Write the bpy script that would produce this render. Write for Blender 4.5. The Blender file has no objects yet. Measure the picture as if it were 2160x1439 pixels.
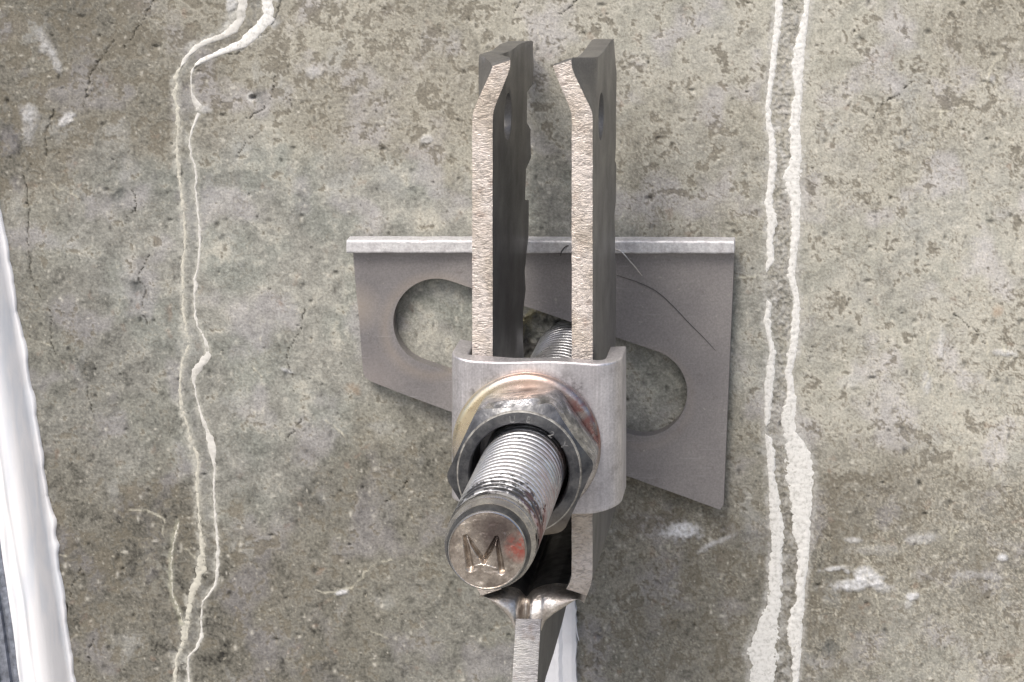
import bpy, math, random
import numpy as np
from mathutils import Vector
from mathutils.geometry import delaunay_2d_cdt

random.seed(7)
# ------------------------------------------------------------------ units
# Lengths are laid out in units of 0.12 mm measured on the wall (the rod is
# about 20 mm thick).  x runs right, y runs DOWN the wall, h is the height
# out of the wall.
S = 0.00012
CX, CY, Z0 = 1080.0, 720.0, 1.50
VX, VY, D = 1850.0, -720.0, 5500.0          # foot of the camera's normal, camera distance


def world(x, y, h):
    return ((x - CX) * S, -h * S, Z0 + (CY - y) * S)


def Hs(s):                                   # height at which things look s times larger
    return D * (1 - 1 / s)


def wx(x, s):
    return VX + (x - VX) / s


def wy(y, s):
    return VY + (y - VY) / s


# ------------------------------------------------------------------ camera, world, sun, exposure
sc = bpy.context.scene
col = sc.collection
cam_d = bpy.data.cameras.new('camera')
cam = bpy.data.objects.new('camera', cam_d)
col.objects.link(cam)
cam.location = world(VX, VY, D)
cam.rotation_euler = (math.radians(90), 0, 0)
cam_d.sensor_width = 36
cam_d.lens = 36 * D / 2160
cam_d.shift_x = (CX - VX) / 2160
cam_d.shift_y = (VY - CY) / 2160
cam_d.clip_start = 0.01
cam_d.clip_end = 200
sc.camera = cam

SUN_EL, SUN_AZ = math.radians(52), math.radians(-21)   # azimuth from the wall's normal, minus = left
w = bpy.data.worlds.new('World')
sc.world = w
w.use_nodes = True
nt = w.node_tree
nt.nodes.clear()
sky = nt.nodes.new('ShaderNodeTexSky')
sky.sky_type = 'NISHITA'
sky.sun_disc = False
sky.sun_elevation = SUN_EL
sky.sun_rotation = math.radians(180) - SUN_AZ
sky.air_density = 1.0
sky.dust_density = 4.0
sky.ozone_density = 1.0
bg = nt.nodes.new('ShaderNodeBackground')
bg.inputs[1].default_value = 0.12
wo = nt.nodes.new('ShaderNodeOutputWorld')
nt.links.new(sky.outputs[0], bg.inputs[0])
nt.links.new(bg.outputs[0], wo.inputs[0])

sd = bpy.data.lights.new('sun', 'SUN')
sd.energy = 2.15
sd.angle = math.radians(28)
sd.color = (1.0, 0.95, 0.87)
sun = bpy.data.objects.new('sun', sd)
col.objects.link(sun)
dirv = Vector((math.sin(SUN_AZ) * math.cos(SUN_EL), -math.cos(SUN_AZ) * math.cos(SUN_EL), math.sin(SUN_EL)))
sun.rotation_euler = dirv.to_track_quat('Z', 'Y').to_euler()
sun.location = (-1, -2, 4)

sc.view_settings.view_transform = 'Standard'
sc.view_settings.look = 'None'
sc.view_settings.gamma = 1
sc.view_settings.exposure = 0.41


# ------------------------------------------------------------------ noise in numpy
def _hash(ix, iy, seed):
    h = (ix.astype(np.int64) * 374761393 + iy.astype(np.int64) * 668265263 + seed * 1274126177) & 0xFFFFFFFF
    h = ((h ^ (h >> 13)) * 1274126177) & 0xFFFFFFFF
    return ((h ^ (h >> 16)) & 0xFFFFFF) / float(0x1000000)


def gnoise(x, y, seed=0):
    x0 = np.floor(x); y0 = np.floor(y)
    fx = x - x0; fy = y - y0
    u = fx * fx * fx * (fx * (fx * 6 - 15) + 10); v = fy * fy * fy * (fy * (fy * 6 - 15) + 10)
    r = 0
    vals = []
    for dy in (0, 1):
        for dx in (0, 1):
            a = _hash(x0 + dx, y0 + dy, seed) * 2 * np.pi
            vals.append(np.cos(a) * (fx - dx) + np.sin(a) * (fy - dy))
    a, b, c, d = vals
    return (a + (b - a) * u) * (1 - v) + (c + (d - c) * u) * v      # about -0.7..0.7


def fbm(x, y, wave, octv=4, seed=0, gain=0.5):
    r = 0; amp = 1; tot = 0; f = 1.0 / wave
    for o in range(octv):
        r = r + amp * gnoise(x * f + 17.3 * o, y * f - 9.1 * o, seed + o * 101)
        tot += amp; amp *= gain; f *= 2.03
    return r / tot * 1.7


def sst(a, b, x):
    t = np.clip((x - a) / (b - a), 0, 1)
    return t * t * (3 - 2 * t)


def noise1(t, seed=0):
    t = np.asarray(t, float)
    return gnoise(t, np.zeros_like(t) + 0.37 + seed * 3.1, seed)


# ------------------------------------------------------------------ node helpers
def new_mat(name):
    m = bpy.data.materials.new(name)
    m.use_nodes = True
    n = m.node_tree
    b = n.nodes['Principled BSDF']
    return m, n, b


def N(n, typ, **kw):
    nd = n.nodes.new(typ)
    for k, v in kw.items():
        setattr(nd, k, v)
    return nd


def L(n, a, b):
    n.links.new(a, b)


def coord(n, scale=(1, 1, 1), rot=(0, 0, 0)):
    """object coordinates in layout units"""
    tc = N(n, 'ShaderNodeTexCoord')
    mp = N(n, 'ShaderNodeMapping')
    mp.inputs['Scale'].default_value = tuple(s / S for s in scale)
    mp.inputs['Rotation'].default_value = rot
    L(n, tc.outputs['Object'], mp.inputs[0])
    return mp.outputs[0]


def noise(n, vec, wave, detail=4, rough=0.55, dist=0.0):
    t = N(n, 'ShaderNodeTexNoise')
    t.inputs['Scale'].default_value = 1.0 / wave
    t.inputs['Detail'].default_value = detail
    t.inputs['Roughness'].default_value = rough
    t.inputs['Distortion'].default_value = dist
    L(n, vec, t.inputs['Vector'])
    return t.outputs[0]


def ramp(n, src, stops):
    r = N(n, 'ShaderNodeValToRGB')
    e = r.color_ramp.elements
    while len(e) < len(stops):
        e.new(0.5)
    for i, (p, c) in enumerate(stops):
        e[i].position = p
        e[i].color = (c[0], c[1], c[2], 1) if not isinstance(c, (int, float)) else (c, c, c, 1)
    L(n, src, r.inputs[0])
    return r.outputs[0]


def mix(n, fac, a, b, mode='MIX'):
    m = N(n, 'ShaderNodeMix', data_type='RGBA', blend_type=mode)
    for sock, v in ((m.inputs[0], fac), (m.inputs[6], a), (m.inputs[7], b)):
        if isinstance(v, (int, float)):
            sock.default_value = v
        elif isinstance(v, tuple):
            sock.default_value = (v[0], v[1], v[2], 1)
        else:
            L(n, v, sock)
    return m.outputs[2]


def math_(n, op, a, b=None, c=None):
    m = N(n, 'ShaderNodeMath', operation=op)
    for i, v in enumerate((a, b, c)):
        if v is None:
            continue
        if isinstance(v, (int, float)):
            m.inputs[i].default_value = v
        else:
            L(n, v, m.inputs[i])
    return m.outputs[0]


def bump(n, b, pairs):
    """pairs of (height socket, strength, distance in units)"""
    prev = None
    for hgt, st, dist in pairs:
        bp = N(n, 'ShaderNodeBump')
        bp.inputs['Strength'].default_value = st
        bp.inputs['Distance'].default_value = dist * S
        L(n, hgt, bp.inputs['Height'])
        if prev:
            L(n, prev, bp.inputs['Normal'])
        prev = bp.outputs[0]
    L(n, prev, b.inputs['Normal'])


def near(n, cx, cy, r, soft):
    """1 near a place on the object (layout x, y), 0 away from it: for paint marks and local tints"""
    tc = N(n, 'ShaderNodeTexCoord')
    p = world(cx, cy, 0)
    sub = N(n, 'ShaderNodeVectorMath', operation='SUBTRACT')
    L(n, tc.outputs['Object'], sub.inputs[0])
    sub.inputs[1].default_value = p
    sc_ = N(n, 'ShaderNodeVectorMath', operation='MULTIPLY')
    L(n, sub.outputs[0], sc_.inputs[0])
    sc_.inputs[1].default_value = (1 / S, 0, 1 / S)
    ln = N(n, 'ShaderNodeVectorMath', operation='LENGTH')
    L(n, sc_.outputs[0], ln.inputs[0])
    mr = N(n, 'ShaderNodeMapRange')
    mr.inputs['From Min'].default_value = r + soft
    mr.inputs['From Max'].default_value = r - soft
    L(n, ln.outputs['Value'], mr.inputs[0])
    return mr.outputs[0]


# ------------------------------------------------------------------ materials
def m_concrete():
    m, n, b = new_mat('weathered_concrete')
    at = N(n, 'ShaderNodeAttribute', attribute_name='stain')
    v = coord(n)
    fine = noise(n, v, 5, 3, 0.7)
    f2 = ramp(n, fine, [(0.30, 0.72), (0.5, 1.0), (0.72, 1.28)])
    c = mix(n, 1.0, at.outputs['Color'], f2, 'MULTIPLY')
    grit = noise(n, v, 9, 2, 0.5)
    g = ramp(n, grit, [(0.66, 0.0), (0.74, 1.0)])
    c = mix(n, math_(n, 'MULTIPLY', g, 0.35), c, (0.52, 0.49, 0.41))
    L(n, c, b.inputs['Base Color'])
    b.inputs['Roughness'].default_value = 0.85
    b.inputs['Specular IOR Level'].default_value = 0.3
    bump(n, b, [(noise(n, v, 40, 5, 0.6), 0.5, 5), (fine, 0.55, 1.6)])
    return m


def m_lime(name, c1, c2, wave=9, speck=True):
    m, n, b = new_mat(name)
    v = coord(n)
    nz = noise(n, v, wave, 4, 0.65)
    c = ramp(n, nz, [(0.32, c2), (0.5, c1), (0.75, tuple(min(1, q * 1.12) for q in c1))])
    if speck:
        sp = ramp(n, noise(n, v, 11, 2, 0.5), [(0.68, 0.0), (0.74, 0.6)])
        c = mix(n, sp, c, (0.30, 0.28, 0.25))
    L(n, c, b.inputs['Base Color'])
    b.inputs['Roughness'].default_value = 0.8
    bump(n, b, [(nz, 0.55, 1.8)])
    return m


def m_plate():
    m, n, b = new_mat('galvanised_sheet')
    v = coord(n)
    big = noise(n, v, 190, 3, 0.5)
    c = ramp(n, big, [(0.3, (0.235, 0.225, 0.232)), (0.7, (0.330, 0.312, 0.312))])
    fin = noise(n, v, 3.5, 2, 0.6)
    c = mix(n, 1.0, c, ramp(n, fin, [(0.3, 0.86), (0.7, 1.12)]), 'MULTIPLY')
    vs2 = coord(n, (0.06, 1, 1.0), (0, 0.5, 0))
    c = mix(n, ramp(n, noise(n, vs2, 5, 2, 0.5), [(0.66, 0.0), (0.74, 0.35)]), c, (0.42, 0.41, 0.42))
    c = mix(n, ramp(n, noise(n, v, 24, 5, 0.75), [(0.60, 0.0), (0.72, 0.45)]), c, (0.15, 0.13, 0.125))
    c = mix(n, ramp(n, noise(n, v, 13, 2, 0.5), [(0.70, 0.0), (0.75, 0.5)]), c, (0.48, 0.46, 0.42))
    # pale brownish handling wear round the left eye and the left edge
    a1 = math_(n, 'SUBTRACT', near(n, 921, 681, 112, 9), near(n, 921, 681, 94, 6))
    a2 = math_(n, 'SUBTRACT', near(n, 1359, 829, 108, 9), near(n, 1359, 829, 95, 6))
    rim = math_(n, 'ADD', math_(n, 'MULTIPLY', math_(n, 'MAXIMUM', a1, 0.0), 0.18), math_(n, 'MULTIPLY', math_(n, 'MAXIMUM', a2, 0.0), 0.1))
    c = mix(n, rim, c, (0.50, 0.40, 0.30))
    c = mix(n, math_(n, 'MULTIPLY', near(n, 758, 640, 34, 26), 0.45), c, (0.52, 0.45, 0.38))
    c = mix(n, math_(n, 'MULTIPLY', near(n, 790, 790, 40, 40), 0.30), c, (0.46, 0.40, 0.38))
    L(n, c, b.inputs['Base Color'])
    b.inputs['Metallic'].default_value = 0.5
    b.inputs['Roughness'].default_value = 0.45
    vs = coord(n, (1, 1, 0.06))
    bump(n, b, [(noise(n, vs, 4, 2, 0.5), 0.12, 0.6), (fin, 0.25, 0.5)])
    return m


def m_sheared(name, c1, c2, metallic=0.6, rough=0.42, stretch=1.25, wave=10, st=1.0):
    """torn bright edge of cut plate: short ragged wavy ridges across"""
    m, n, b = new_mat(name)
    v = coord(n, (0.55, 0.3, stretch))
    nz = noise(n, v, wave, 5, 0.62, 1.6)
    big = noise(n, coord(n), 60, 3, 0.5)
    c = ramp(n, big, [(0.35, c2), (0.62, c1)])
    c = mix(n, 1.0, c, ramp(n, nz, [(0.35, 0.62), (0.5, 1.0), (0.68, 1.15)]), 'MULTIPLY')
    c = mix(n, ramp(n, noise(n, coord(n), 26, 4, 0.7), [(0.54, 0.0), (0.68, 0.55)]), c, (0.34, 0.26, 0.22))
    L(n, c, b.inputs['Base Color'])
    b.inputs['Metallic'].default_value = metallic
    b.inputs['Roughness'].default_value = rough
    bump(n, b, [(nz, st, 5.0), (noise(n, coord(n), 4, 3, 0.6), 0.35, 1.2)])
    return m


def m_steel(name, c1, c2, rough=0.35, metallic=0.9, wave=30, bst=0.2, extra=None):
    m, n, b = new_mat(name)
    v = coord(n)
    nz = noise(n, v, wave, 5, 0.6)
    c = ramp(n, nz, [(0.35, c2), (0.62, c1)])
    fin = noise(n, v, 4, 3, 0.6)
    c = mix(n, 1.0, c, ramp(n, fin, [(0.3, 0.82), (0.7, 1.1)]), 'MULTIPLY')
    if extra:
        c = extra(n, c, v)
    L(n, c, b.inputs['Base Color'])
    b.inputs['Metallic'].default_value = metallic
    rr = ramp(n, nz, [(0.3, min(1, rough + 0.14)), (0.7, max(0, rough - 0.06))])
    L(n, rr, b.inputs['Roughness'])
    bump(n, b, [(nz, bst, 3.0), (fin, bst, 0.8)])
    return m


def rod_extra(n, c, v):
    # grime caught in the threads about two thirds out, red marking paint down the right side
    tc = N(n, 'ShaderNodeTexCoord')
    sp = N(n, 'ShaderNodeSeparateXYZ')
    L(n, tc.outputs['Object'], sp.inputs[0])
    h = math_(n, 'MULTIPLY', sp.outputs[1], -1 / S)
    band = math_(n, 'SUBTRACT', 1.0, math_(n, 'MULTIPLY', math_(n, 'ABSOLUTE', math_(n, 'SUBTRACT', h, 1066.0)), 1 / 72.0))
    band = math_(n, 'MAXIMUM', band, -0.35)
    nz = noise(n, v, 17, 4, 0.65)
    g = math_(n, 'ADD', math_(n, 'MULTIPLY', band, 0.20), nz)
    fac = ramp(n, g, [(0.57, 0.0), (0.64, 1.0)])
    c = mix(n, math_(n, 'MULTIPLY', fac, 0.9), c, (0.03, 0.032, 0.04))
    x = math_(n, 'DIVIDE', sp.outputs[0], S)
    side = N(n, 'ShaderNodeMapRange')
    side.inputs['From Min'].default_value = 1202 - CX + 38
    side.inputs['From Max'].default_value = 1202 - CX + 74
    L(n, x, side.inputs[0])
    pn = ramp(n, noise(n, v, 46, 3, 0.6), [(0.40, 0.0), (0.62, 1.0)])
    c = mix(n, math_(n, 'MULTIPLY', math_(n, 'MULTIPLY', side.outputs[0], pn), 0.40), c, (0.55, 0.20, 0.17))
    return c


def tip_extra(n, c, v):
    c = mix(n, math_(n, 'MULTIPLY', near(n, 1200 + 18, 768 - 34, 34, 20), 0.85), c, (0.10, 0.075, 0.075))
    rn = ramp(n, noise(n, v, 14, 3, 0.6), [(0.42, 0.25), (0.56, 1.0)])
    c = mix(n, math_(n, 'MULTIPLY', math_(n, 'MULTIPLY', near(n, 1202 + 52, 768 - 7, 17, 12), rn), 0.95), c, (0.55, 0.12, 0.09))
    return c


def washer_extra(n, c, v):
    c = mix(n, math_(n, 'MULTIPLY', near(n, 1196 - 105, 755 - 65, 62, 34), 0.85), c, (0.92, 0.79, 0.55))
    c = mix(n, math_(n, 'MULTIPLY', near(n, 1196 + 5, 755 - 140, 45, 32), 0.5), c, (0.85, 0.55, 0.40))
    rn = ramp(n, noise(n, v, 22, 3, 0.6), [(0.40, 0.3), (0.55, 1.0)])
    c = mix(n, math_(n, 'MULTIPLY', math_(n, 'MULTIPLY', near(n, 1196 + 128, 755 - 60, 64, 26), rn), 0.7), c, (0.28, 0.07, 0.06))
    return c


def nut_extra(n, c, v):
    c = mix(n, math_(n, 'MULTIPLY', near(n, 1262, 925, 74, 34), 0.45), c, (0.35, 0.28, 0.19))
    return c


def m_sealant():
    m, n, b = new_mat('white_sealant')
    v = coord(n, (1, 1, 0.16))
    nz = noise(n, v, 26, 3, 0.5, 0.4)
    c = ramp(n, nz, [(0.35, (0.76, 0.785, 0.835)), (0.55, (0.87, 0.865, 0.885))])
    L(n, c, b.inputs['Base Color'])
    b.inputs['Roughness'].default_value = 0.68
    b.inputs['Specular IOR Level'].default_value = 0.3
    b.inputs['Subsurface Weight'].default_value = 0.0
    bump(n, b, [(nz, 0.22, 4.0), (noise(n, coord(n), 9, 3, 0.6), 0.2, 1.2)])
    return m


def m_simple(name, c, rough=0.6, metallic=0.0, wave=12, amt=0.25, bst=0.3):
    m, n, b = new_mat(name)
    v = coord(n)
    nz = noise(n, v, wave, 4, 0.6)
    cc = ramp(n, nz, [(0.3, tuple(q * (1 - amt) for q in c)), (0.7, tuple(min(1, q * (1 + amt)) for q in c))])
    L(n, cc, b.inputs['Base Color'])
    b.inputs['Roughness'].default_value = rough
    b.inputs['Metallic'].default_value = metallic
    bump(n, b, [(nz, bst, 1.5)])
    return m


M = {}
M['concrete'] = m_concrete()
M['lime_white'] = m_lime('white_lime', (0.73, 0.725, 0.705), (0.50, 0.495, 0.47), 8)
M['lime_cream'] = m_lime('cream_lime', (0.53, 0.515, 0.45), (0.36, 0.35, 0.31), 12, False)
M['lime_smooth'] = m_lime('smooth_lime', (0.62, 0.61, 0.58), (0.42, 0.41, 0.38), 22, False)
M['plate'] = m_plate()
M['lip'] = m_steel('bright_sheared_lip', (0.72, 0.72, 0.74), (0.54, 0.53, 0.55), 0.45, 0.3, 14, 0.5)
M['leg_side'] = m_steel('dull_plate_steel', (0.245, 0.24, 0.235), (0.19, 0.187, 0.182), 0.45, 0.7, 110, 0.04)
M['leg_edge'] = m_sheared('torn_plate_edge', (0.70, 0.635, 0.59), (0.54, 0.475, 0.41), st=.8)
M['bar_edge'] = m_sheared('sawn_bar_edge', (0.72, 0.70, 0.68), (0.52, 0.50, 0.52), 0.6, 0.4, 3.4, 12, 0.7)
def saddle_extra(n, c, v):
    c = mix(n, 1.0, c, ramp(n, noise(n, coord(n, (1.0, 0.3, 0.05)), 5, 3, 0.6), [(0.3, 0.84), (0.7, 1.1)]), 'MULTIPLY')
    c = mix(n, ramp(n, noise(n, v, 34, 5, 0.7), [(0.56, 0.0), (0.70, 0.4)]), c, (0.30, 0.27, 0.26))
    nz = ramp(n, noise(n, v, 12, 4, 0.7), [(0.44, 0.0), (0.60, 1.0)])
    for x, y, r_, a in ((1098, 652, 10, .7), (1128, 632, 14, .5), (1288, 648, 14, .7), (1268, 632, 16, .45), (1060, 700, 16, .3)):
        c = mix(n, math_(n, 'MULTIPLY', math_(n, 'MULTIPLY', near(n, x, y, r_, 8), nz), a), c, (0.12, 0.11, 0.11))
    return c


M['saddle'] = m_steel('brushed_saddle', (0.74, 0.72, 0.745), (0.56, 0.54, 0.56), 0.36, 0.75, 60, 0.12, saddle_extra)
M['nut'] = m_steel('dark_nut_steel', (0.17, 0.172, 0.178), (0.07, 0.072, 0.08), 0.36, 0.85, 26, 0.35, nut_extra)
M['worn'] = m_steel('worn_bright_edge', (0.60, 0.58, 0.54), (0.22, 0.21, 0.20), 0.35, 0.7, 14, 0.3)
M['stamp'] = m_steel('stamped_relief', (0.30, 0.30, 0.30), (0.14, 0.14, 0.14), 0.35, 0.8, 9, 0.3)
M['nut_side'] = m_steel('hammered_nut_side', (0.58, 0.58, 0.59), (0.15, 0.15, 0.155), 0.26, 0.95, 20, 0.6, nut_extra)
M['washer'] = m_steel('bright_washer_steel', (0.55, 0.52, 0.50), (0.30, 0.28, 0.28), 0.26, 0.95, 26, 0.2, washer_extra)
M['rod'] = m_steel('zinc_rod', (0.72, 0.73, 0.75), (0.46, 0.46, 0.49), 0.30, 0.8, 26, 0.2, rod_extra)
M['tip'] = m_steel('rod_end_steel', (0.66, 0.59, 0.52), (0.30, 0.255, 0.22), 0.27, 0.9, 18, 0.5, tip_extra)
M['shoulder'] = m_steel('rod_shoulder_steel', (0.76, 0.74, 0.73), (0.46, 0.44, 0.43), 0.20, 1.0, 30, 0.15)
M['forged'] = m_steel('polished_fork_root', (0.85, 0.80, 0.75), (0.42, 0.37, 0.33), 0.30, 0.95, 24, 0.7)
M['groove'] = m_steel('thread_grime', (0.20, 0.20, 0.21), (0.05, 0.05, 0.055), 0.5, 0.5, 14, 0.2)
M['fork_floor'] = m_steel('black_fork_floor', (0.045, 0.043, 0.042), (0.02, 0.02, 0.021), 0.5, 0.4, 26, 0.3)
M['sealant'] = m_sealant()
M['gmetal'] = m_simple('blue_grey_trim', (0.24, 0.26, 0.31), 0.45, 0.5, 14, 0.45, 0.6)
M['strip'] = m_simple('white_strip_plastic', (0.66, 0.67, 0.71), 0.45, 0.0, 40, 0.08, 0.15)
M['fibre'] = m_simple('dark_fibre', (0.06, 0.055, 0.055), 0.5)
M['wire'] = m_simple('pale_wire', (0.60, 0.58, 0.55), 0.35, 0.6)
M['ground'] = m_simple('pale_ground', (0.30, 0.29, 0.27), 0.9, 0.0, 3000, 0.2, 0.0)


# ------------------------------------------------------------------ object helpers
def link(name, me, mats, parent=None, smooth=False):
    o = bpy.data.objects.new(name, me)
    col.objects.link(o)
    for m in (mats if isinstance(mats, (list, tuple)) else [mats]):
        me.materials.append(m)
    if smooth:
        me.shade_smooth()
    if parent:
        o.parent = parent
    return o


def mesh_from(name, verts, faces, mats, parent=None, smooth=False, mi=None):
    """verts in layout units (x, y down, h)"""
    me = bpy.data.meshes.new(name)
    me.from_pydata([world(*v) for v in verts], [], faces)
    o = link(name, me, mats, parent, smooth)
    if mi is not None:
        me.polygons.foreach_set('material_index', mi)
    # make normals consistent
    import bmesh
    bm = bmesh.new(); bm.from_mesh(me)
    bmesh.ops.recalc_face_normals(bm, faces=bm.faces)
    bm.normal_update()
    if mi is not None and len(me.materials) > 1:
        for f in bm.faces:                       # the torn look is only on the edge that faces out
            if f.material_index == 1 and abs(f.normal.y) < 0.6:
                f.material_index = 0
    bm.to_mesh(me); bm.free()
    return o


def empty(name, label, cat, x=0, y=0, h=0, group=None):
    # all parts keep world-space vertices; the empty's own place is undone on its parts
    o = bpy.data.objects.new(name, None)
    col.objects.link(o)
    o.location = world(x, y, h)
    o.empty_display_size = 0.01
    o['label'] = label
    o['category'] = cat
    if group:
        o['group'] = group
    return o


def adopt(parent, *objs):
    """parent without moving"""
    for o in objs:
        o.parent = parent
        o.matrix_parent_inverse.identity()
        loc = parent.location
        o.matrix_parent_inverse.translation = (-loc[0], -loc[1], -loc[2])


def tag(o, label=None, cat=None, kind=None, group=None):
    if label: o['label'] = label
    if cat: o['category'] = cat
    if kind: o['kind'] = kind
    if group: o['group'] = group
    return o


def bevel(o, width, seg=2, ang=35):
    b = o.modifiers.new('bevel', 'BEVEL')
    b.width = width * S
    b.segments = seg
    b.limit_method = 'ANGLE'
    b.angle_limit = math.radians(ang)
    b.harden_normals = False
    return o


def resample(poly, step):
    out = []
    for i in range(len(poly)):
        a = np.array(poly[i], float); b = np.array(poly[(i + 1) % len(poly)], float)
        k = max(1, int(round(np.linalg.norm(b - a) / step)))
        for j in range(k):
            out.append(tuple(a + (b - a) * j / k))
    return out


def inside(poly, pts):
    x, y = pts[:, 0], pts[:, 1]
    r = np.zeros(len(pts), bool)
    n = len(poly)
    for i in range(n):
        x1, y1 = poly[i]; x2, y2 = poly[(i + 1) % n]
        if y1 == y2:
            continue
        c = ((y1 > y) != (y2 > y)) & (x < (x2 - x1) * (y - y1) / (y2 - y1) + x1)
        r ^= c
    return r


def slab(name, outline, holes, step, fn, mats, parent=None, edge_mat=None, smooth=False):
    """a plate with holes: outline in (u, v); fn(u, v, side) gives the layout point"""
    outline = resample(outline, step)
    holes = [resample(h_, step) for h_ in holes]
    pts = list(outline)
    edges = [(i, (i + 1) % len(outline)) for i in range(len(outline))]
    for h_ in holes:
        b0 = len(pts)
        pts += h_
        edges += [(b0 + i, b0 + (i + 1) % len(h_)) for i in range(len(h_))]
    bd = np.array(pts)
    lo, hi = bd.min(0), bd.max(0)
    gx = np.arange(lo[0] + step / 2, hi[0], step); gy = np.arange(lo[1] + step / 2, hi[1], step)
    G = np.stack(np.meshgrid(gx, gy), -1).reshape(-1, 2)
    ok = inside(outline, G)
    for h_ in holes:
        ok &= ~inside(h_, G)
    G = G[ok]
    dmin = np.full(len(G), 1e9)
    for p in bd:
        dmin = np.minimum(dmin, ((G - p) ** 2).sum(1))
    G = G[dmin > (step * 0.55) ** 2]
    allp = [Vector(p) for p in pts] + [Vector(p) for p in G.tolist()]
    vo, eo, fo, *_ = delaunay_2d_cdt(allp, edges, [], 0, 1e-5)
    V = np.array([(p.x, p.y) for p in vo])
    F = np.array([f for f in fo if len(f) == 3])
    cen = V[F].mean(1)
    ok = inside(outline, cen)
    for h_ in holes:
        ok &= ~inside(h_, cen)
    F = F[ok]
    nv = len(V)
    verts = [fn(u, v, 0) for u, v in V] + [fn(u, v, 1) for u, v in V]
    faces = [tuple(f) for f in F] + [tuple(nv + i for i in f[::-1]) for f in F]
    mi = [0] * len(faces)
    cnt = {}
    for f in F.tolist():
        for a, b_ in ((f[0], f[1]), (f[1], f[2]), (f[2], f[0])):
            k = (min(a, b_), max(a, b_))
            cnt.setdefault(k, []).append((a, b_))
    for k, l_ in cnt.items():
        if len(l_) == 1:
            a, b_ = l_[0]
            faces.append((b_, a, nv + a, nv + b_))
            mi.append(1 if edge_mat else 0)
    ms = [mats] + ([edge_mat] if edge_mat else [])
    return mesh_from(name, verts, faces, ms, parent, smooth, mi)


def grid_mesh(name, P, mats, parent=None, closed_u=False, closed_v=False, smooth=True, caps=False):
    """P[i][j] layout points"""
    nu, nv = len(P), len(P[0])
    verts = [tuple(p) for row in P for p in row]
    faces = []
    for i in range(nu if closed_u else nu - 1):
        for j in range(nv if closed_v else nv - 1):
            i2, j2 = (i + 1) % nu, (j + 1) % nv
            faces.append((i * nv + j, i2 * nv + j, i2 * nv + j2, i * nv + j2))
    if caps:
        faces.append(tuple(range(nv)))
        faces.append(tuple((nu - 1) * nv + j for j in range(nv)))
    return mesh_from(name, verts, faces, mats, parent, smooth)


def circle(cx, cy, r, n=48, a0=0, a1=2 * math.pi):
    return [(cx + r * math.cos(a0 + (a1 - a0) * i / n), cy + r * math.sin(a0 + (a1 - a0) * i / n)) for i in range(n)]


def tube(name, pts, r, mat, parent=None, k=7, taper=True):
    pts = [np.array(p, float) for p in pts]
    # Catmull-Rom refine
    Q = []
    for i in range(len(pts) - 1):
        p0 = pts[max(0, i - 1)]; p1 = pts[i]; p2 = pts[i + 1]; p3 = pts[min(len(pts) - 1, i + 2)]
        for t in np.linspace(0, 1, 9)[:-1]:
            Q.append(0.5 * ((2 * p1) + (-p0 + p2) * t + (2 * p0 - 5 * p1 + 4 * p2 - p3) * t * t + (-p0 + 3 * p1 - 3 * p2 + p3) * t ** 3))
    Q.append(pts[-1])
    rows = []
    for i, q in enumerate(Q):
        d = Q[min(i + 1, len(Q) - 1)] - Q[max(i - 1, 0)]
        d /= np.linalg.norm(d) + 1e-9
        a = np.cross(d, (0, 0, 1.0)); a /= np.linalg.norm(a) + 1e-9
        b = np.cross(d, a)
        f = i / (len(Q) - 1)
        rr = r * (0.35 + 0.65 * math.sin(math.pi * min(1, max(0, f))) ** 0.5) if taper else r
        rows.append([q + rr * (math.cos(2 * math.pi * j / k) * a + math.sin(2 * math.pi * j / k) * b) for j in range(k)])
    return grid_mesh(name, rows, mat, parent, closed_v=True, caps=True)


# ================================================================== THE WALL
# lime run-offs: (y, left, right) rows
RL = [(-120, 1640, 1660), (-40, 1637, 1655), (0, 1634, 1650), (35, 1632, 1653), (87, 1627, 1644), (139, 1622, 1639), (191, 1618, 1630), (226, 1613, 1627),
      (261, 1613, 1629), (295, 1620, 1637), (348, 1620, 1641), (400, 1616, 1634), (427, 1610, 1630), (462, 1616, 1641),
      (500, 1616, 1634), (516, 1615, 1632), (549, 1615, 1636), (574, 1613, 1621)]
RL2 = [(630, 1615, 1620), (643, 1615, 1628), (679, 1609, 1626), (715, 1617, 1630), (740, 1622, 1639), (769, 1616, 1635), (805, 1610, 1635),
       (841, 1611, 1630), (892, 1610, 1625), (900, 1612, 1620)]
RL3 = [(915, 1611, 1618), (926, 1612, 1627), (956, 1615, 1637), (1012, 1619, 1635), (1031, 1620, 1643), (1068, 1619, 1648),
       (1106, 1622, 1654), (1143, 1624, 1656), (1162, 1624, 1650), (1218, 1618, 1650), (1278, 1615, 1652), (1304, 1598, 1646),
       (1340, 1585, 1646), (1379, 1570, 1646), (1406, 1579, 1643), (1439, 1577, 1637), (1500, 1570, 1630), (1600, 1572, 1625)]
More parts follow.
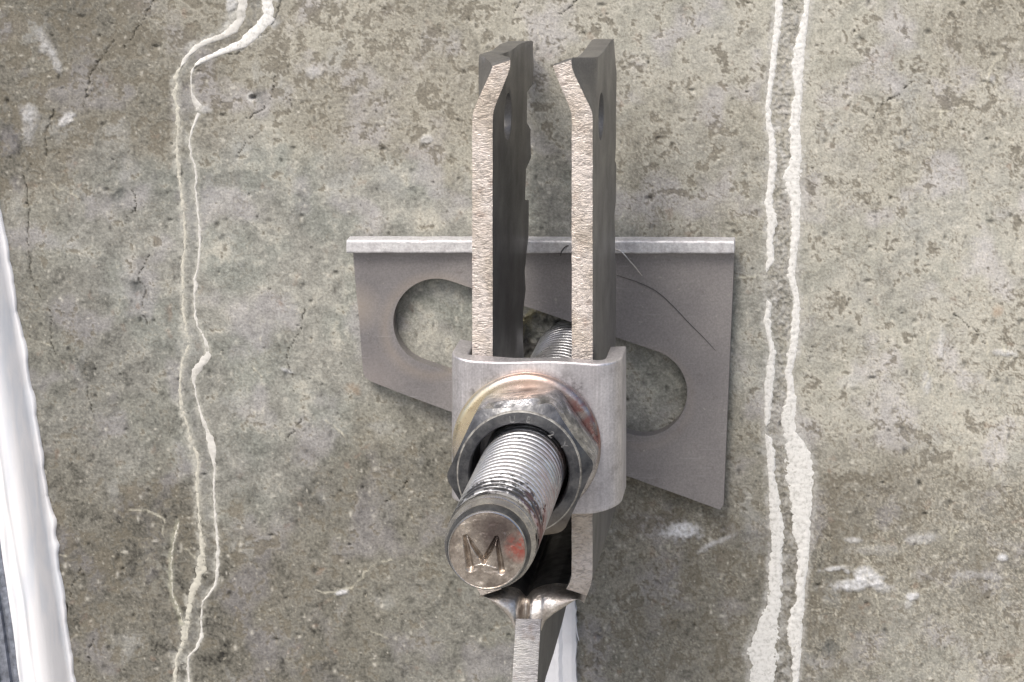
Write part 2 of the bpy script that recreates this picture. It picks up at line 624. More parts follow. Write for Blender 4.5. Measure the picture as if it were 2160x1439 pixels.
RR = [(-120, 1700, 1714), (-40, 1697, 1712), (0, 1695, 1710), (52, 1688, 1705), (70, 1682, 1703), (104, 1674, 1700), (156, 1667, 1697), (195, 1674, 1695), (243, 1665, 1692),
      (278, 1663, 1691), (306, 1667, 1693), (330, 1668, 1693), (375, 1646, 1693), (417, 1662, 1692), (462, 1665, 1691),
      (500, 1667, 1690), (516, 1666, 1686), (552, 1663, 1681), (585, 1660, 1679), (625, 1670, 1688), (650, 1668, 1691),
      (697, 1668, 1688), (733, 1663, 1684), (787, 1655, 1673), (830, 1661, 1679), (840, 1659, 1684), (877, 1646, 1681),
      (910, 1652, 1683), (937, 1651, 1703), (979, 1656, 1721), (1012, 1654, 1721), (1068, 1665, 1716), (1125, 1667, 1712),
      (1158, 1680, 1710), (1200, 1680, 1706), (1237, 1678, 1699), (1274, 1675, 1699), (1304, 1660, 1697), (1342, 1660, 1694),
      (1387, 1669, 1691), (1424, 1671, 1687), (1470, 1668, 1684), (1600, 1660, 1682)]


def cw(rows):
    out = []
    for i, (x, y, w_) in enumerate(rows):
        a, b = rows[max(0, i - 1)], rows[min(len(rows) - 1, i + 1)]
        k = min(2.3, math.hypot(1, (b[0] - a[0]) / max(1, b[1] - a[1])))
        out.append((y, x - w_ * k / 2, x + w_ * k / 2))
    return out


LA = cw([(520, -60, 24), (511, 0, 26), (507, 42, 22), (486, 69, 20), (460, 80, 18), (434, 90, 16), (412, 103, 12), (396, 118, 10), (382, 142, 9), (370, 165, 11),
         (373, 183, 8), (367, 200, 12), (371, 215, 8), (374, 229, 11), (376, 271, 9), (373, 300, 8), (374, 335, 8), (375, 345, 12), (377, 360, 7), (382, 400, 9),
         (386, 440, 8), (390, 480, 8), (390, 520, 10), (386, 560, 8), (385, 600, 9), (387, 660, 9), (393, 700, 8), (398, 730, 7),
         (392, 745, 6), (385, 762, 8), (380, 800, 7), (380, 828, 8), (382, 860, 10), (392, 890, 6), (405, 936, 7), (418, 967, 8), (416, 1000, 9), (416, 1034, 11),
         (419, 1070, 9), (421, 1106, 12), (425, 1140, 14), (426, 1162, 20), (424, 1190, 22), (421, 1214, 22), (410, 1240, 18), (405, 1255, 16),
         (397, 1290, 17), (395, 1306, 20), (390, 1335, 18), (387, 1357, 18), (378, 1378, 12), (372, 1393, 9), (369, 1420, 10), (369, 1439, 9), (366, 1600, 9)])
LB = cw([(559, -60, 26), (562, 0, 26), (566, 31, 28), (560, 45, 30), (544, 62, 28), (517, 88, 24), (496, 100, 22), (475, 108, 19), (450, 118, 15),
         (434, 125, 13), (420, 134, 10), (409, 142, 8), (404, 155, 4), (403, 167, 4), (404, 194, 5), (407, 205, 9), (413, 215, 16),
         (421, 227, 25), (421, 236, 16), (416, 246, 10), (407, 271, 6), (399, 295, 6), (402, 318, 5), (403, 330, 7), (412, 350, 7), (414, 370, 7),
         (412, 400, 6), (416, 430, 6), (420, 470, 7), (421, 520, 7), (418, 560, 7), (411, 590, 8), (412, 610, 11), (410, 625, 6), (411, 660, 6),
         (416, 690, 7), (428, 705, 8), (436, 728, 12), (439, 746, 20), (428, 764, 22), (414, 780, 22), (410, 795, 14), (409, 808, 8),
         (412, 825, 5), (418, 854, 6), (426, 880, 10), (436, 905, 14), (444, 930, 22), (449, 955, 24), (449, 970, 12), (453, 988, 8), (451, 1034, 6),
         (453, 1070, 6), (456, 1111, 7), (459, 1140, 8), (460, 1162, 9), (459, 1190, 9), (458, 1214, 8), (454, 1236, 7), (440, 1255, 8), (428, 1270, 6), (425, 1290, 6),
         (425, 1316, 6), (425, 1345, 9), (418, 1362, 10), (408, 1375, 8), (397, 1387, 6), (396, 1409, 8), (399, 1439, 6), (401, 1600, 6)])
LC = cw([(377, 1102, 6), (374, 1118, 8), (369, 1136, 6), (364, 1160, 5), (361, 1188, 5), (363, 1220, 4), (364, 1255, 5), (372, 1275, 4), (380, 1296, 6), (386, 1316, 4)])

CRACKS = [  # (width, [points])
    (2.2, [(325, 0), (303, 40), (288, 62), (278, 80), (262, 100)]), (2.4, [(240, 85), (222, 112), (207, 132), (195, 150), (186, 180), (176, 225)]),
    (2.0, [(122, 218), (107, 250), (100, 270), (94, 288), (98, 310), (98, 330)]), (2.0, [(62, 345), (52, 370), (57, 410), (62, 450), (57, 500), (63, 560), (70, 600), (88, 632)]),
    (2.0, [(108, 655), (106, 690), (108, 720), (116, 748)]), (1.6, [(185, 820), (190, 845), (195, 872)]), (1.8, [(274, 382), (280, 405), (288, 432), (284, 448)]),
    (1.6, [(312, 540), (300, 565), (290, 590), (303, 603), (308, 622), (298, 645), (305, 670), (313, 685)]),
    (2.4, [(592, 0), (586, 22), (578, 42), (572, 56), (560, 72)]), (2.0, [(556, 72), (540, 80), (522, 98), (508, 108), (500, 114), (482, 116)]),
    (2.0, [(561, 222), (548, 236), (520, 251)]), (1.6, [(581, 158), (577, 185), (571, 212)]),
    (1.8, [(1921, 175), (1903, 190), (1888, 206), (1868, 212), (1855, 228), (1840, 250)]), (1.5, [(2012, 662), (2035, 682), (2060, 700), (2078, 726)]),
    (1.3, [(645, 650), (636, 680), (634, 700), (610, 738), (603, 765), (617, 790), (623, 830)]), (1.4, [(1218, 0), (1200, 20), (1175, 32)]),
    (1.2, [(1097, 5), (1085, 30)]), (1.4, [(640, 880), (620, 910), (600, 930)]), (1.2, [(300, 430), (270, 455), (266, 475)]),
    (1.3, [(185, 1439), (190, 1400), (180, 1380), (200, 1350)]), (1.2, [(1712, 735), (1705, 770), (1712, 800)]),
    (1.3, [(600, 260), (615, 225), (610, 205)]), (1.2, [(500, 330), (520, 300), (545, 280)]),
    (1.4, [(815, 1060), (850, 1030), (870, 1000)]), (1.3, [(175, 1190), (150, 1240), (140, 1290)]),
]
VEINS = [  # pale thin veins
    (2.0, [(280, 1072), (310, 1080), (338, 1090), (350, 1105), (345, 1130)]), (1.8, [(668, 1250), (700, 1254), (735, 1243), (765, 1235), (768, 1210), (790, 1190), (830, 1180)]),
    (2.0, [(385, 1165), (402, 1170), (415, 1185)]), (1.8, [(90, 720), (110, 728)]), (1.8, [(118, 1165), (140, 1172)]), (1.8, [(1950, 238), (1990, 238), (2032, 226)]),
    (1.4, [(1985, 240), (1990, 275)]), (2.2, [(2110, 122), (2098, 150), (2085, 175)]), (2.0, [(1816, 1170), (1838, 1188), (1835, 1215)]), (2.0, [(2005, 1115), (2010, 1142), (2022, 1115)]),
    (1.6, [(2050, 1130), (2020, 1165), (2000, 1180)]), (1.4, [(1860, 1320), (1850, 1280), (1848, 1262)]), (2.2, [(1960, 700), (1958, 760), (1952, 830)]), (2.0, [(2087, 720), (2088, 750)]),
    (2.0, [(2110, 720), (2118, 742)]), (1.6, [(690, 890), (715, 910), (735, 935)]), (1.4, [(1130, 60), (1134, 100)]), (1.6, [(780, 1330), (815, 1343)]), (1.6, [(530, 775), (558, 795)]),
    (1.5, [(110, 385), (160, 420)]), (1.6, [(1545, 590), (1600, 588)]),
]
SPOTS = [(250, 410, 24, 0.75), (286, 601, 20, 0.85), (540, 208, 20, 0.6), (605, 790, 12, 0.55), (1752, 1366, 30, 0.65), (1598, 110, 7, 0.3), (1590, 940, 14, 0.3),
         (1563, 888, 5, 0.5), (470, 500, 10, 0.35), (720, 388, 7, 0.4), (1120, 425, 30, 0.15), (870, 400, 10, 0.35), (2058, 940, 9, 0.45), (1905, 905, 12, 0.4), (1880, 670, 8, .2)]
SMEARS = [  # white filler smears: x, y, rx, ry, angle, strength, blue
    (1440, 1122, 44, 20, -5, 1.35), (1482, 1160, 26, 9, -38, 0.45), (1515, 1143, 44, 6, -22, 0.55), (1812, 1232, 56, 16, -8, 1.0), (1822, 1212, 26, 18, 0, 0.9),
    (1862, 1238, 30, 12, 10, 0.6), (1925, 1258, 18, 9, -10, 1.0), (1915, 1275, 16, 9, -45, 0.5), (1945, 1138, 40, 13, -8, 0.5), (1800, 1140, 20, 7, 0, 0.6),
    (1762, 1200, 34, 6, -8, 0.8), (1785, 1205, 12, 5, 30, 0.7), (2115, 1176, 13, 8, 0, 0.9), (722, 1250, 22, 6, -14, 0.9), (95, 95, 16, 36, -25, 0.45), (118, 130, 10, 34, -15, 0.45),
    (140, 252, 24, 12, -35, 0.8), (62, 240, 30, 20, 40, 0.4), (60, 270, 18, 50, 0, 0.35), (1985, 725, 9, 38, 4, 0.4), (2120, 745, 24, 9, 5, 0.75), (2090, 165, 14, 12, 0, 0.5),
    (605, 782, 16, 5, 15, 0.7), (430, 232, 22, 10, 0, 0.5), (487, 10, 14, 18, 5, 0.9), (900, 295, 15, 10, 0, 0.55), (660, 155, 22, 16, 0, 0.35), (1955, 810, 13, 26, 0, 0.5),
    (2060, 1215, 90, 9, 3, 0.3), (1850, 1160, 60, 12, -3, 0.22), (1790, 805, 30, 18, 0, 0.25)]
# broad zones: x, y, radius, brown 0..1, light -1..1, speckle 0..1
ZONES = [
    (60, 80, 160, .95, -.15, .3), (250, 60, 130, .9, -.1, .3), (200, 260, 140, .85, -.15, .2), (60, 300, 120, .75, -.3, .2), (420, 40, 100, .7, -.1, .2), (300, 180, 110, .72, -.05, .2),
    (700, 60, 150, .55, .15, .5), (900, 150, 150, .55, .0, .6), (650, 220, 120, .52, .0, .5), (820, 270, 110, .55, -.02, .6), (1100, 40, 120, .40, .2, .4), (1180, 200, 90, .35, .1, .5),
    (460, 260, 100, .5, -.05, .3), (300, 400, 120, .12, -.05, .2), (130, 450, 110, .4, -.12, .3), (500, 420, 140, .08, .02, .2), (800, 420, 130, .08, .02, .2), (700, 600, 150, .04, .0, .15),
    (300, 600, 130, .10, -.08, .2), (120, 640, 110, .40, -.18, .3), (600, 800, 140, .12, -.05, .15), (250, 850, 150, .32, -.2, .3), (820, 860, 90, .42, -.12, .3), (500, 950, 140, .18, -.12, .15),
    (150, 1020, 110, .45, -.2, .2), (250, 1200, 140, .75, -.35, .2), (520, 1150, 120, .72, -.3, .25), (800, 1020, 120, .45, -.18, .3), (760, 1220, 140, .42, -.22, .2), (500, 1350, 140, .55, -.25, .2),
    (250, 1400, 120, .5, -.2, .2), (900, 1380, 120, .30, -.14, .2), (1040, 1400, 70, .2, -.1, .1), (1165, 420, 90, .05, -.12, .1), (1165, 300, 80, .2, -.05, .4), (940, 680, 90, .02, -.02, .1), (1380, 830, 80, .05, -.02, .1),
    (1400, 60, 130, .25, .25, .3), (1400, 300, 130, .35, .12, .7), (1540, 420, 100, .3, .02, .6), (1500, 150, 120, .3, .15, .4), (1590, 700, 70, .12, .0, .15), (1570, 950, 80, .35, -.12, .3),
    (1800, 120, 140, .25, .32, .5), (1950, 180, 110, .5, .1, .9), (2080, 60, 110, .45, .1, .7), (2120, 300, 120, .3, .3, .9), (1850, 350, 140, .32, .2, .9), (1780, 550, 130, .18, .18, .5),
    (2000, 520, 140, .15, .42, .6), (2120, 700, 110, .3, .25, .9), (1900, 700, 130, .2, .35, .8), (1780, 850, 130, .25, .15, .6), (2080, 880, 130, .2, .45, 1), (1930, 980, 90, .5, .1, .7),
    (1830, 1000, 90, .75, -.1, .6), (1780, 1100, 100, .8, -.2, .7), (2000, 1080, 110, .6, .0, .9), (1450, 1120, 120, .8, -.25, .6), (1350, 1250, 120, .75, -.22, .5), (1500, 1280, 130, .75, -.25, .6),
    (1350, 1400, 120, .55, -.15, .5), (1520, 1420, 110, .7, -.25, .5), (1800, 1260, 110, .75, -.12, .9), (1950, 1230, 120, .55, .0, 1), (2100, 1200, 110, .6, .05, 1), (2000, 1380, 120, .4, .22, 1), (1850, 1400, 100, .4, .1, .8), (2120, 1400, 90, .55, .1, 1)]


def _adj(z):
    x, y, rr_, b, l, sp = z
    if x < 1100 and y > 980:
        l -= .20
        b += .08
    elif x < 360 and y < 360:
        l -= .20
    elif x < 420 and y > 560:
        l -= .10
    elif x > 1700 and y > 1050:
        l -= .14
    elif 400 < x < 1000 and 340 < y < 760:
        l += .05
    if (y < 350 and x > 350) or (x > 1350 and y < 1000):
        b += .20
        l += .08
    return (x, y, rr_, b, l, sp)


ZONES = [_adj(z) for z in ZONES]


def axis(lo, hi, step, far_lo, far_hi):
    mid = list(np.arange(lo, hi + step, step))
    a, s_ = [], step
    p = lo
    while p > far_lo:
        s_ *= 1.35
        p -= s_
        a.append(p)
    b, s_ = [], step
    p = mid[-1]
    while p < far_hi:
        s_ *= 1.35
        p += s_
        b.append(p)
    return np.array(a[::-1] + mid + b)


def interp_band(rows, y):
    ys = [r[0] for r in rows]
    return np.interp(y, ys, [r[1] for r in rows]), np.interp(y, ys, [r[2] for r in rows])


def polyline_d(X, Y, pts, pad):
    """distance to a polyline within a window (rest = big)"""
    pts = np.array(pts, float)
    lo = pts.min(0) - pad; hi = pts.max(0) + pad
    m = (X > lo[0]) & (X < hi[0]) & (Y > lo[1]) & (Y < hi[1])
    d = np.full(X.shape, 1e6)
    x, y = X[m], Y[m]
    dd = np.full(x.shape, 1e6)
    for i in range(len(pts) - 1):
        a, b = pts[i], pts[i + 1]
        ab = b - a
        t = np.clip(((x - a[0]) * ab[0] + (y - a[1]) * ab[1]) / (ab @ ab), 0, 1)
        dd = np.minimum(dd, np.hypot(x - a[0] - t * ab[0], y - a[1] - t * ab[1]))
    d[m] = dd
    return d


HX, HY = 1200.5, 766.0                    # the rod's axis on the wall


def build_wall():
    ax = axis(-60, 2220, 2.5, -9000, 11000)
    ay = axis(-50, 1500, 2.5, -9000, 10500)
    X, Y = np.meshgrid(ax, ay)
    nx, ny = len(ax), len(ay)
    # zones
    W = np.full(X.shape, 1e-4); B = W * .4; Lt = W * 0; Sp = W * .5
    zx = X + fbm(X, Y, 230, 4, 7, .6) * 150; zy = Y + fbm(X, Y, 230, 4, 8, .6) * 150
    for x, y, r, b, l, s_ in ZONES:
        g = np.exp(-((zx - x) ** 2 + (zy - y) ** 2) / (2 * (r * 0.62) ** 2))
        W += g; B += g * b; Lt += g * l; Sp += g * s_
    B /= W; Lt /= W; Sp /= W
    # warp
    wxn = fbm(X, Y, 60, 3, 11) * 16; wyn = fbm(X, Y, 60, 3, 12) * 16
    Xw, Yw = X + wxn, Y + wyn
    n_big = fbm(Xw, Yw, 260, 4, 1)
    n_mid = fbm(Xw, Yw, 62, 5, 2, 0.62)
    n_sm = fbm(Xw, Yw, 26, 4, 3, 0.6)
    n_fi = fbm(X, Y, 9, 3, 4, 0.6)
    n_c = fbm(X, Y, 140, 3, 5)
    n_vf = fbm(X, Y, 5.5, 2, 6, 0.6)
    gray = np.array([.292, .286, .250]); green = np.array([.268, .274, .240])
    warm = np.array([.325, .300, .240]); brown = np.array([.128, .112, .082]); lightc = np.array([.49, .465, .39]); pale = np.array([.40, .40, .38])
    C = gray + (green - gray) * sst(-.3, .4, n_c)[..., None]
    C = C + (warm - C) * (sst(.15, .75, B + n_c * .25) * .8)[..., None]
    # general lightness
    C *= (1 + 0.95 * Lt + 0.26 * n_big + 0.42 * n_mid + 0.34 * n_sm + 0.26 * n_fi + 0.24 * n_vf)[..., None]
    # pale cloudy patches
    pm = np.clip(sst(.12, .55, n_mid * .7 + n_big * .5 + Lt * .9) * .5 + sst(.10, .22, n_mid * .6 + n_sm * .5 - .02 + Lt * .4) * .28, 0, .75)
    C = C + (lightc - C) * pm[..., None]
    gp = sst(.25, .6, fbm(Xw, Yw, 110, 4, 21)) * .35
    C = C + (pale - C) * gp[..., None]
    mv = sst(.05, .5, fbm(X, Y, 120, 3, 22)) * .5
    C = C + (np.array([.385, .365, .370]) * (1 + .8 * Lt + .3 * n_sm)[..., None] - C) * mv[..., None]
    # brown crust: islands with crisp ragged edges
    q = n_mid * .62 + n_sm * .52 + n_fi * .30
    th = .44 - B * .52
    bm_ = sst(-.04, .10, q - th)
    C = C + (brown * (1 + .25 * n_sm + .15 * n_fi)[..., None] - C) * (bm_ * .74)[..., None]
    # broken thin crust: squiggly remains
    r1 = np.abs(fbm(Xw, Yw, 15, 2, 31)); r2 = np.abs(fbm(Xw * 1.1, Yw, 12, 2, 33))
    pat = sst(-.05, .35, fbm(X, Y, 55, 3, 35) + (Sp - .55) * .8)
    dk = sst(.12, .03, r1) * pat * (.38 + .34 * Sp)
    r3 = np.abs(fbm(Xw, Yw, 30, 3, 38, .65)); dk = np.maximum(dk, sst(.05, .01, r3) * sst(-.1, .4, fbm(X, Y, 90, 2, 39)) * .5)
    lg = sst(.11, .02, r2) * sst(-.1, .3, fbm(X, Y, 70, 3, 37) + (Sp - .6) * .9) * (.55 * Sp)
    C = C + (np.array([.17, .15, .115]) - C) * dk[..., None]
    C = C + (np.array([.55, .51, .41]) - C) * lg[..., None]
    # tiny dots
    dots = np.zeros(X.shape)
    rg = np.random.default_rng(5)
    ix0 = int(np.argmin(abs(ax + 60))); iy0 = int(np.argmin(abs(ay + 50)))

    def scatter(n, rlo, rhi, pw, bias):
        m = np.zeros(X.shape)
        px = rg.uniform(-50, 2210, n); py = rg.uniform(-40, 1490, n)
        keep = rg.uniform(0, 1, n) < bias[(iy0 + (py + 50) / 2.5).astype(int), (ix0 + (px + 60) / 2.5).astype(int)]
        px, py = px[keep], py[keep]
        rr_ = rlo + (rhi - rlo) * rg.uniform(0, 1, len(px)) ** pw
        el = rg.uniform(.6, 1.6, len(px)); st_ = rg.uniform(.25, 1, len(px))
        jx = np.round((px + 60) / 2.5).astype(int) + ix0; jy = np.round((py + 50) / 2.5).astype(int) + iy0
        for dy in range(-4, 5):
            for dx in range(-4, 5):
                gx_ = ax[jx + dx] - px; gy_ = ay[jy + dy] - py
                d2 = (gx_ * el) ** 2 + (gy_ / el) ** 2
                np.maximum.at(m, (jy + dy, jx + dx), st_ * np.exp(-d2 / rr_ ** 2))
        return m

    dots = scatter(9000, 1.2, 4.6, 3.0, .25 + .75 * Sp)
    C = C + (np.array([.60, .57, .49]) - C) * (dots * .8)[..., None]
    dd_ = scatter(5000, 1.4, 5.5, 3.0, .2 + .7 * Sp) * .6
    C = C * (1 - dd_)[..., None]
    pits = scatter(800, 1.8, 6.5, 2.4, np.full(X.shape, .8))
    C = C * (1 - .55 * pits)[..., None]
    # reddish freckles of rust
    red = sst(.35, .6, fbm(X, Y, 34, 3, 51)) * sst(-.1, .4, fbm(X, Y, 150, 2, 52)) * .28
    C = C + (np.array([.27, .17, .115]) - C) * red[..., None]
    Hh = 1.6 * n_mid + .9 * n_sm + .35 * n_fi - 1.6 * bm_ - 6.5 * pits + 1.0 * dots

    def blend(c, m):
        nonlocal C
        C = C + (np.array(c) - C) * np.clip(m, 0, 1)[..., None]

    for (x, y, r, c, st) in ((745, 822, 20, (.30, .18, .09), .4), (2105, 655, 20, (.40, .24, .13), .35), (1245, 1180, 20, (.2, .15, .08), .2)):
        d = np.hypot(X - x, Y - y) + n_sm * 14
        blend(c, sst(r, r * .2, d) * st)
    for x, y, r, st in SPOTS:
        d = np.hypot(X - x, (Y - y) * .9) + n_sm * 10
        blend((.10, .105, .10), sst(r, r * .1, d) * st)
        Hh -= 5 * sst(r * .6, 0, d) * st
    # the little pit beside the left run-off
    d = np.hypot(X - 533, Y - 207)
    Hh -= 14 * sst(8, 2, d)
    blend((.55, .54, .5), sst(3, 1, np.abs(np.hypot(X - 530, Y - 205) - 8)) * (X < 533) * .8)
    for x, y, rx, ry, ang, st in SMEARS:
        a = math.radians(ang)
        u = ((X - x) * math.cos(a) + (Y - y) * math.sin(a)) / rx
        v = (-(X - x) * math.sin(a) + (Y - y) * math.cos(a)) / ry
        d = np.sqrt(u * u + v * v)
        m = sst(1.15, .45, d + n_sm * .55 + n_fi * .35) * st
        blend((.68, .68, .69), m * (.66 + .6 * n_fi))
        Hh += 3.0 * m
    for wd, pts in VEINS:
        d = polyline_d(Xw - 0 + n_fi * 3, Yw, [(p[0] + 0, p[1] + 0) for p in pts], 40)
        blend((.56, .53, .42), sst(wd * 1.7, wd * .4, d) * np.clip(.42 + .8 * n_sm, 0, .8))
        Hh += 1.5 * sst(wd * 1.5, 0, d)
    for wd, pts in CRACKS:
        jx = fbm(X, Y, 14, 2, 61) * 5; jy = fbm(X, Y, 14, 2, 62) * 5
        d = polyline_d(X + jx, Y + jy, pts, 24)
        vis = sst(-.5, .0, fbm(X, Y, 22, 2, 63) + .15)
        wv = wd * (.45 + .55 * sst(-.4, .5, fbm(X, Y, 17, 2, 64)))
        blend((.05, .045, .035), sst(wv * 1.15, wv * .2, d) * vis * .9)
        Hh -= 4 * sst(wv * 1.2, 0, d) * vis
    # between and beside the lime run-offs
    lL, lR = interp_band(RL + RL2 + RL3, Y); rL, rR = interp_band(RR, Y)
    mid = sst(-4, 3, X - lR) * sst(-4, 3, rL - X)
    blend((.255, .235, .195), mid * (.45 + .5 * n_sm))
    gr = np.abs(fbm(X, Y, 9, 2, 71))
    C = C * (1 - (mid * sst(.10, .02, gr) * .5))[..., None]
    Hh += mid * n_fi * 4 - mid * 1.5
    halo = sst(7, 0, np.minimum(np.abs(X - lL), np.abs(X - rR))) * .35
    blend((.42, .40, .36), halo)
    aL, aR = interp_band(LA, Y); bL, bR = interp_band(LB, Y)
    mid2 = sst(-3, 3, X - aR) * sst(-3, 3, bL - X)
    blend((.225, .222, .205), mid2 * np.clip(.30 + 1.1 * n_sm, 0, .8))
    halo = (sst(14, 0, np.abs(X - (aL + aR) / 2 + n_sm * 7)) * .9 + sst(11, 0, np.abs(X - (bL + bR) / 2 + n_sm * 5)) * .7) * np.clip(.55 + .9 * n_sm + .6 * n_fi, 0, 1.1)
    blend((.52, .50, .43), halo)
    top = sst(150, 90, Y)
    blend((.52, .51, .47), top * sst(22, 4, np.abs(X - aL + 4)) * np.clip(.45 + n_sm, 0, .8))
    blend((.46, .46, .44), top * sst(20, 2, np.abs(X - bR - 4)) * np.clip(.25 + n_sm, 0, .7))
    fx_ = sst(20, 3, np.abs(X - (aL + aR) / 2 + n_sm * 12)) + sst(16, 3, np.abs(X - (bL + bR) / 2 + n_sm * 10))
    blend((.42, .41, .36), fx_ * np.clip(.15 + 1.2 * n_sm + .5 * n_fi, 0, .6))
    chalk = sst(14, 0, np.maximum(0, np.maximum(lL - X, X - rR))) * (X < lR + 400) * np.clip(.2 + .8 * n_sm + .5 * n_fi, 0, .7) * ((X > lL - 16) & (X < rR + 16))
    blend((.55, .54, .51), chalk)
    # third faint run-off and its cloudy grey field
    cl = np.exp(-(((X - 345) / 45) ** 2 + ((Y - 1200) / 95) ** 2))
    blend((.33, .33, .29), cl * sst(-.2, .4, n_sm) * .5)
    d = polyline_d(X + n_sm * 6, Y, [(x_, y_) for y_, x_, _ in LC], 40)
    blend((.44, .43, .33), sst(9, 1, d) * .5)
    # the drilled hole round the rod, broken out to the upper left
    d = np.hypot(X - HX, Y - HY) + n_sm * 12 + n_fi * 5
    ang = np.arctan2(-(Y - HY), X - HX)
    Rh = 95 + 38 * np.exp(-((ang - 2.35) / .5) ** 2)
    hole = sst(3, -5, d - Rh)
    Hh = Hh * (1 - hole) + hole * (-70 + 18 * n_sm + 30 * np.exp(-((ang - 2.35) / .45) ** 2))
    blend((.34, .30, .17), sst(Rh - 30, Rh + 3, d) * sst(36, 2, d - Rh) * sst(-.2, .2, n_sm) * np.exp(-((ang - 2.35) / .6) ** 2) * .9)
    C = C * .94 + C.mean(-1, keepdims=True) * .06
    C = np.clip(C * np.array([.995, 1.01, 1.04]), .02, .85)
    # vertices (world space)
    co = np.empty((ny * nx, 3), np.float32)
    co[:, 0] = ((X - CX) * S).ravel(); co[:, 1] = (-Hh * S).ravel(); co[:, 2] = (Z0 + (CY - Y) * S).ravel()
    me = bpy.data.meshes.new('wall')
    nf = (nx - 1) * (ny - 1)
    i = np.arange(ny - 1)[:, None] * nx + np.arange(nx - 1)[None, :]
    quad = np.stack([i, i + nx, i + nx + 1, i + 1], -1).reshape(-1).astype(np.int32)   # seen from -Y
    me.vertices.add(len(co)); me.vertices.foreach_set('co', co.ravel())
    me.loops.add(nf * 4); me.loops.foreach_set('vertex_index', quad)
    me.polygons.add(nf)
    me.polygons.foreach_set('loop_start', np.arange(nf, dtype=np.int32) * 4)
    me.polygons.foreach_set('loop_total', np.full(nf, 4, dtype=np.int32))
    me.update(calc_edges=True)
    at = me.color_attributes.new('stain', 'FLOAT_COLOR', 'POINT')
    rgba = np.ones((ny * nx, 4), np.float32); rgba[:, :3] = C.reshape(-1, 3)
    at.data.foreach_set('color', rgba.ravel())
    o = link('wall', me, M['concrete'], smooth=True)
    tag(o, 'weathered mottled grey and brown concrete wall with hairline cracks', kind='structure')
    return o


wall = build_wall()


def band(name, rows, mat, amp, hgt, seed, label, step=2.2, nc=9, wob=1.2, al=1.0, ar=1.0, gaps=0.0, thin=0.0):
    y0, y1 = rows[0][0], rows[-1][0]
    ys = np.arange(y0, y1 + step, step)
    l, r = interp_band(rows, ys)
    l = l + (noise1(ys / 13.0, seed) * 1.3 + noise1(ys / 5.5, seed + 1) * .5) * amp * al
    r = r + (noise1(ys / 13.0, seed + 2) * 1.3 + noise1(ys / 5.5, seed + 3) * .5) * amp * ar
    wmin = 2.2
    hw = (r - l) / 2 * (1 + thin * (noise1(ys / 19.0, seed + 20) * 1.1 + noise1(ys / 7.0, seed + 21) * .7))
    c = (l + r) / 2; hw = np.maximum(hw, wmin / 2)
    P = []
    for i, y in enumerate(ys):
        row = []
        endf = min(1, (i + .5) / 4, (len(ys) - i - .5) / 4)
        for j in range(nc):
            u = -math.cos(math.pi * j / (nc - 1))
            h = -2.5 + (hgt + 2.5) * (1 - abs(u) ** 3.0) ** 0.7 if abs(u) < 1 else -2.5
            row.append([c[i] + u * hw[i] * endf, y, h])
        P.append(row)
    A = np.array(P)
    if gaps:
        A[:, 1:-1, 2] -= (sst(.15 - .3 * (gaps - .5), .5, noise1(ys / 16.0, seed + 7) + .5 * noise1(ys / 6.0, seed + 8)) * 4.5)[:, None]
    A[:, 1:-1, 2] += fbm(A[:, 1:-1, 0], A[:, 1:-1, 1], 9, 3, seed + 5) * wob
    return tag(grid_mesh(name, A.tolist(), mat, wall), label)


band('lime_runoff', RL, M['lime_white'], 3.4, 1.2, 3, 'thick white lime run-off band, left one, upper length', al=.4)
band('lime_runoff', RL2, M['lime_white'], 3.4, 1.2, 13, 'thick white lime run-off band, left one, middle length', al=.4)
band('lime_runoff', RL3, M['lime_white'], 3.4, 1.2, 23, 'thick white lime run-off band, left one, lower length', al=.4)
band('lime_runoff', RR, M['lime_white'], 3.4, 1.3, 33, 'thick white lime run-off band, right one', nc=11, ar=.35)
split = [r for r in LA if r[0] <= 150]
band('lime_trickle', [r for r in LA if r[0] <= 145], M['lime_smooth'], 2.4, .9, 43, 'smooth pale curved start of the left trickle')
band('lime_trickle', [r for r in LA if r[0] >= 140], M['lime_cream'], 3.2, .4, 53, 'cream ragged lime trickle line', wob=1.2, thin=.7)
band('lime_trickle', [r for r in LB if r[0] <= 145], M['lime_white'], 2.2, 1.2, 63, 'smooth white curved ribbon of lime at the top')
band('lime_trickle', [r for r in LB if r[0] >= 140], M['lime_smooth'], 2.4, .6, 73, 'thin pale lime trickle with white blobs', wob=1.0, thin=.25)
band('lime_trickle', LC, M['lime_cream'], 3.0, .1, 83, 'short faint cream lime trickle', wob=2.5, thin=.6)

g = mesh_from('ground', [(-60000, 0, 0)] * 0 or [(-80000, CY + Z0 / S, -300), (80000, CY + Z0 / S, -300), (80000, CY + Z0 / S, 120000), (-80000, CY + Z0 / S, 120000)], [(0, 1, 2, 3)], M['ground'])  # out of view, added for bounce light and reflections in the metal
tag(g, 'unseen pale ground added in front of the concrete wall', kind='structure')

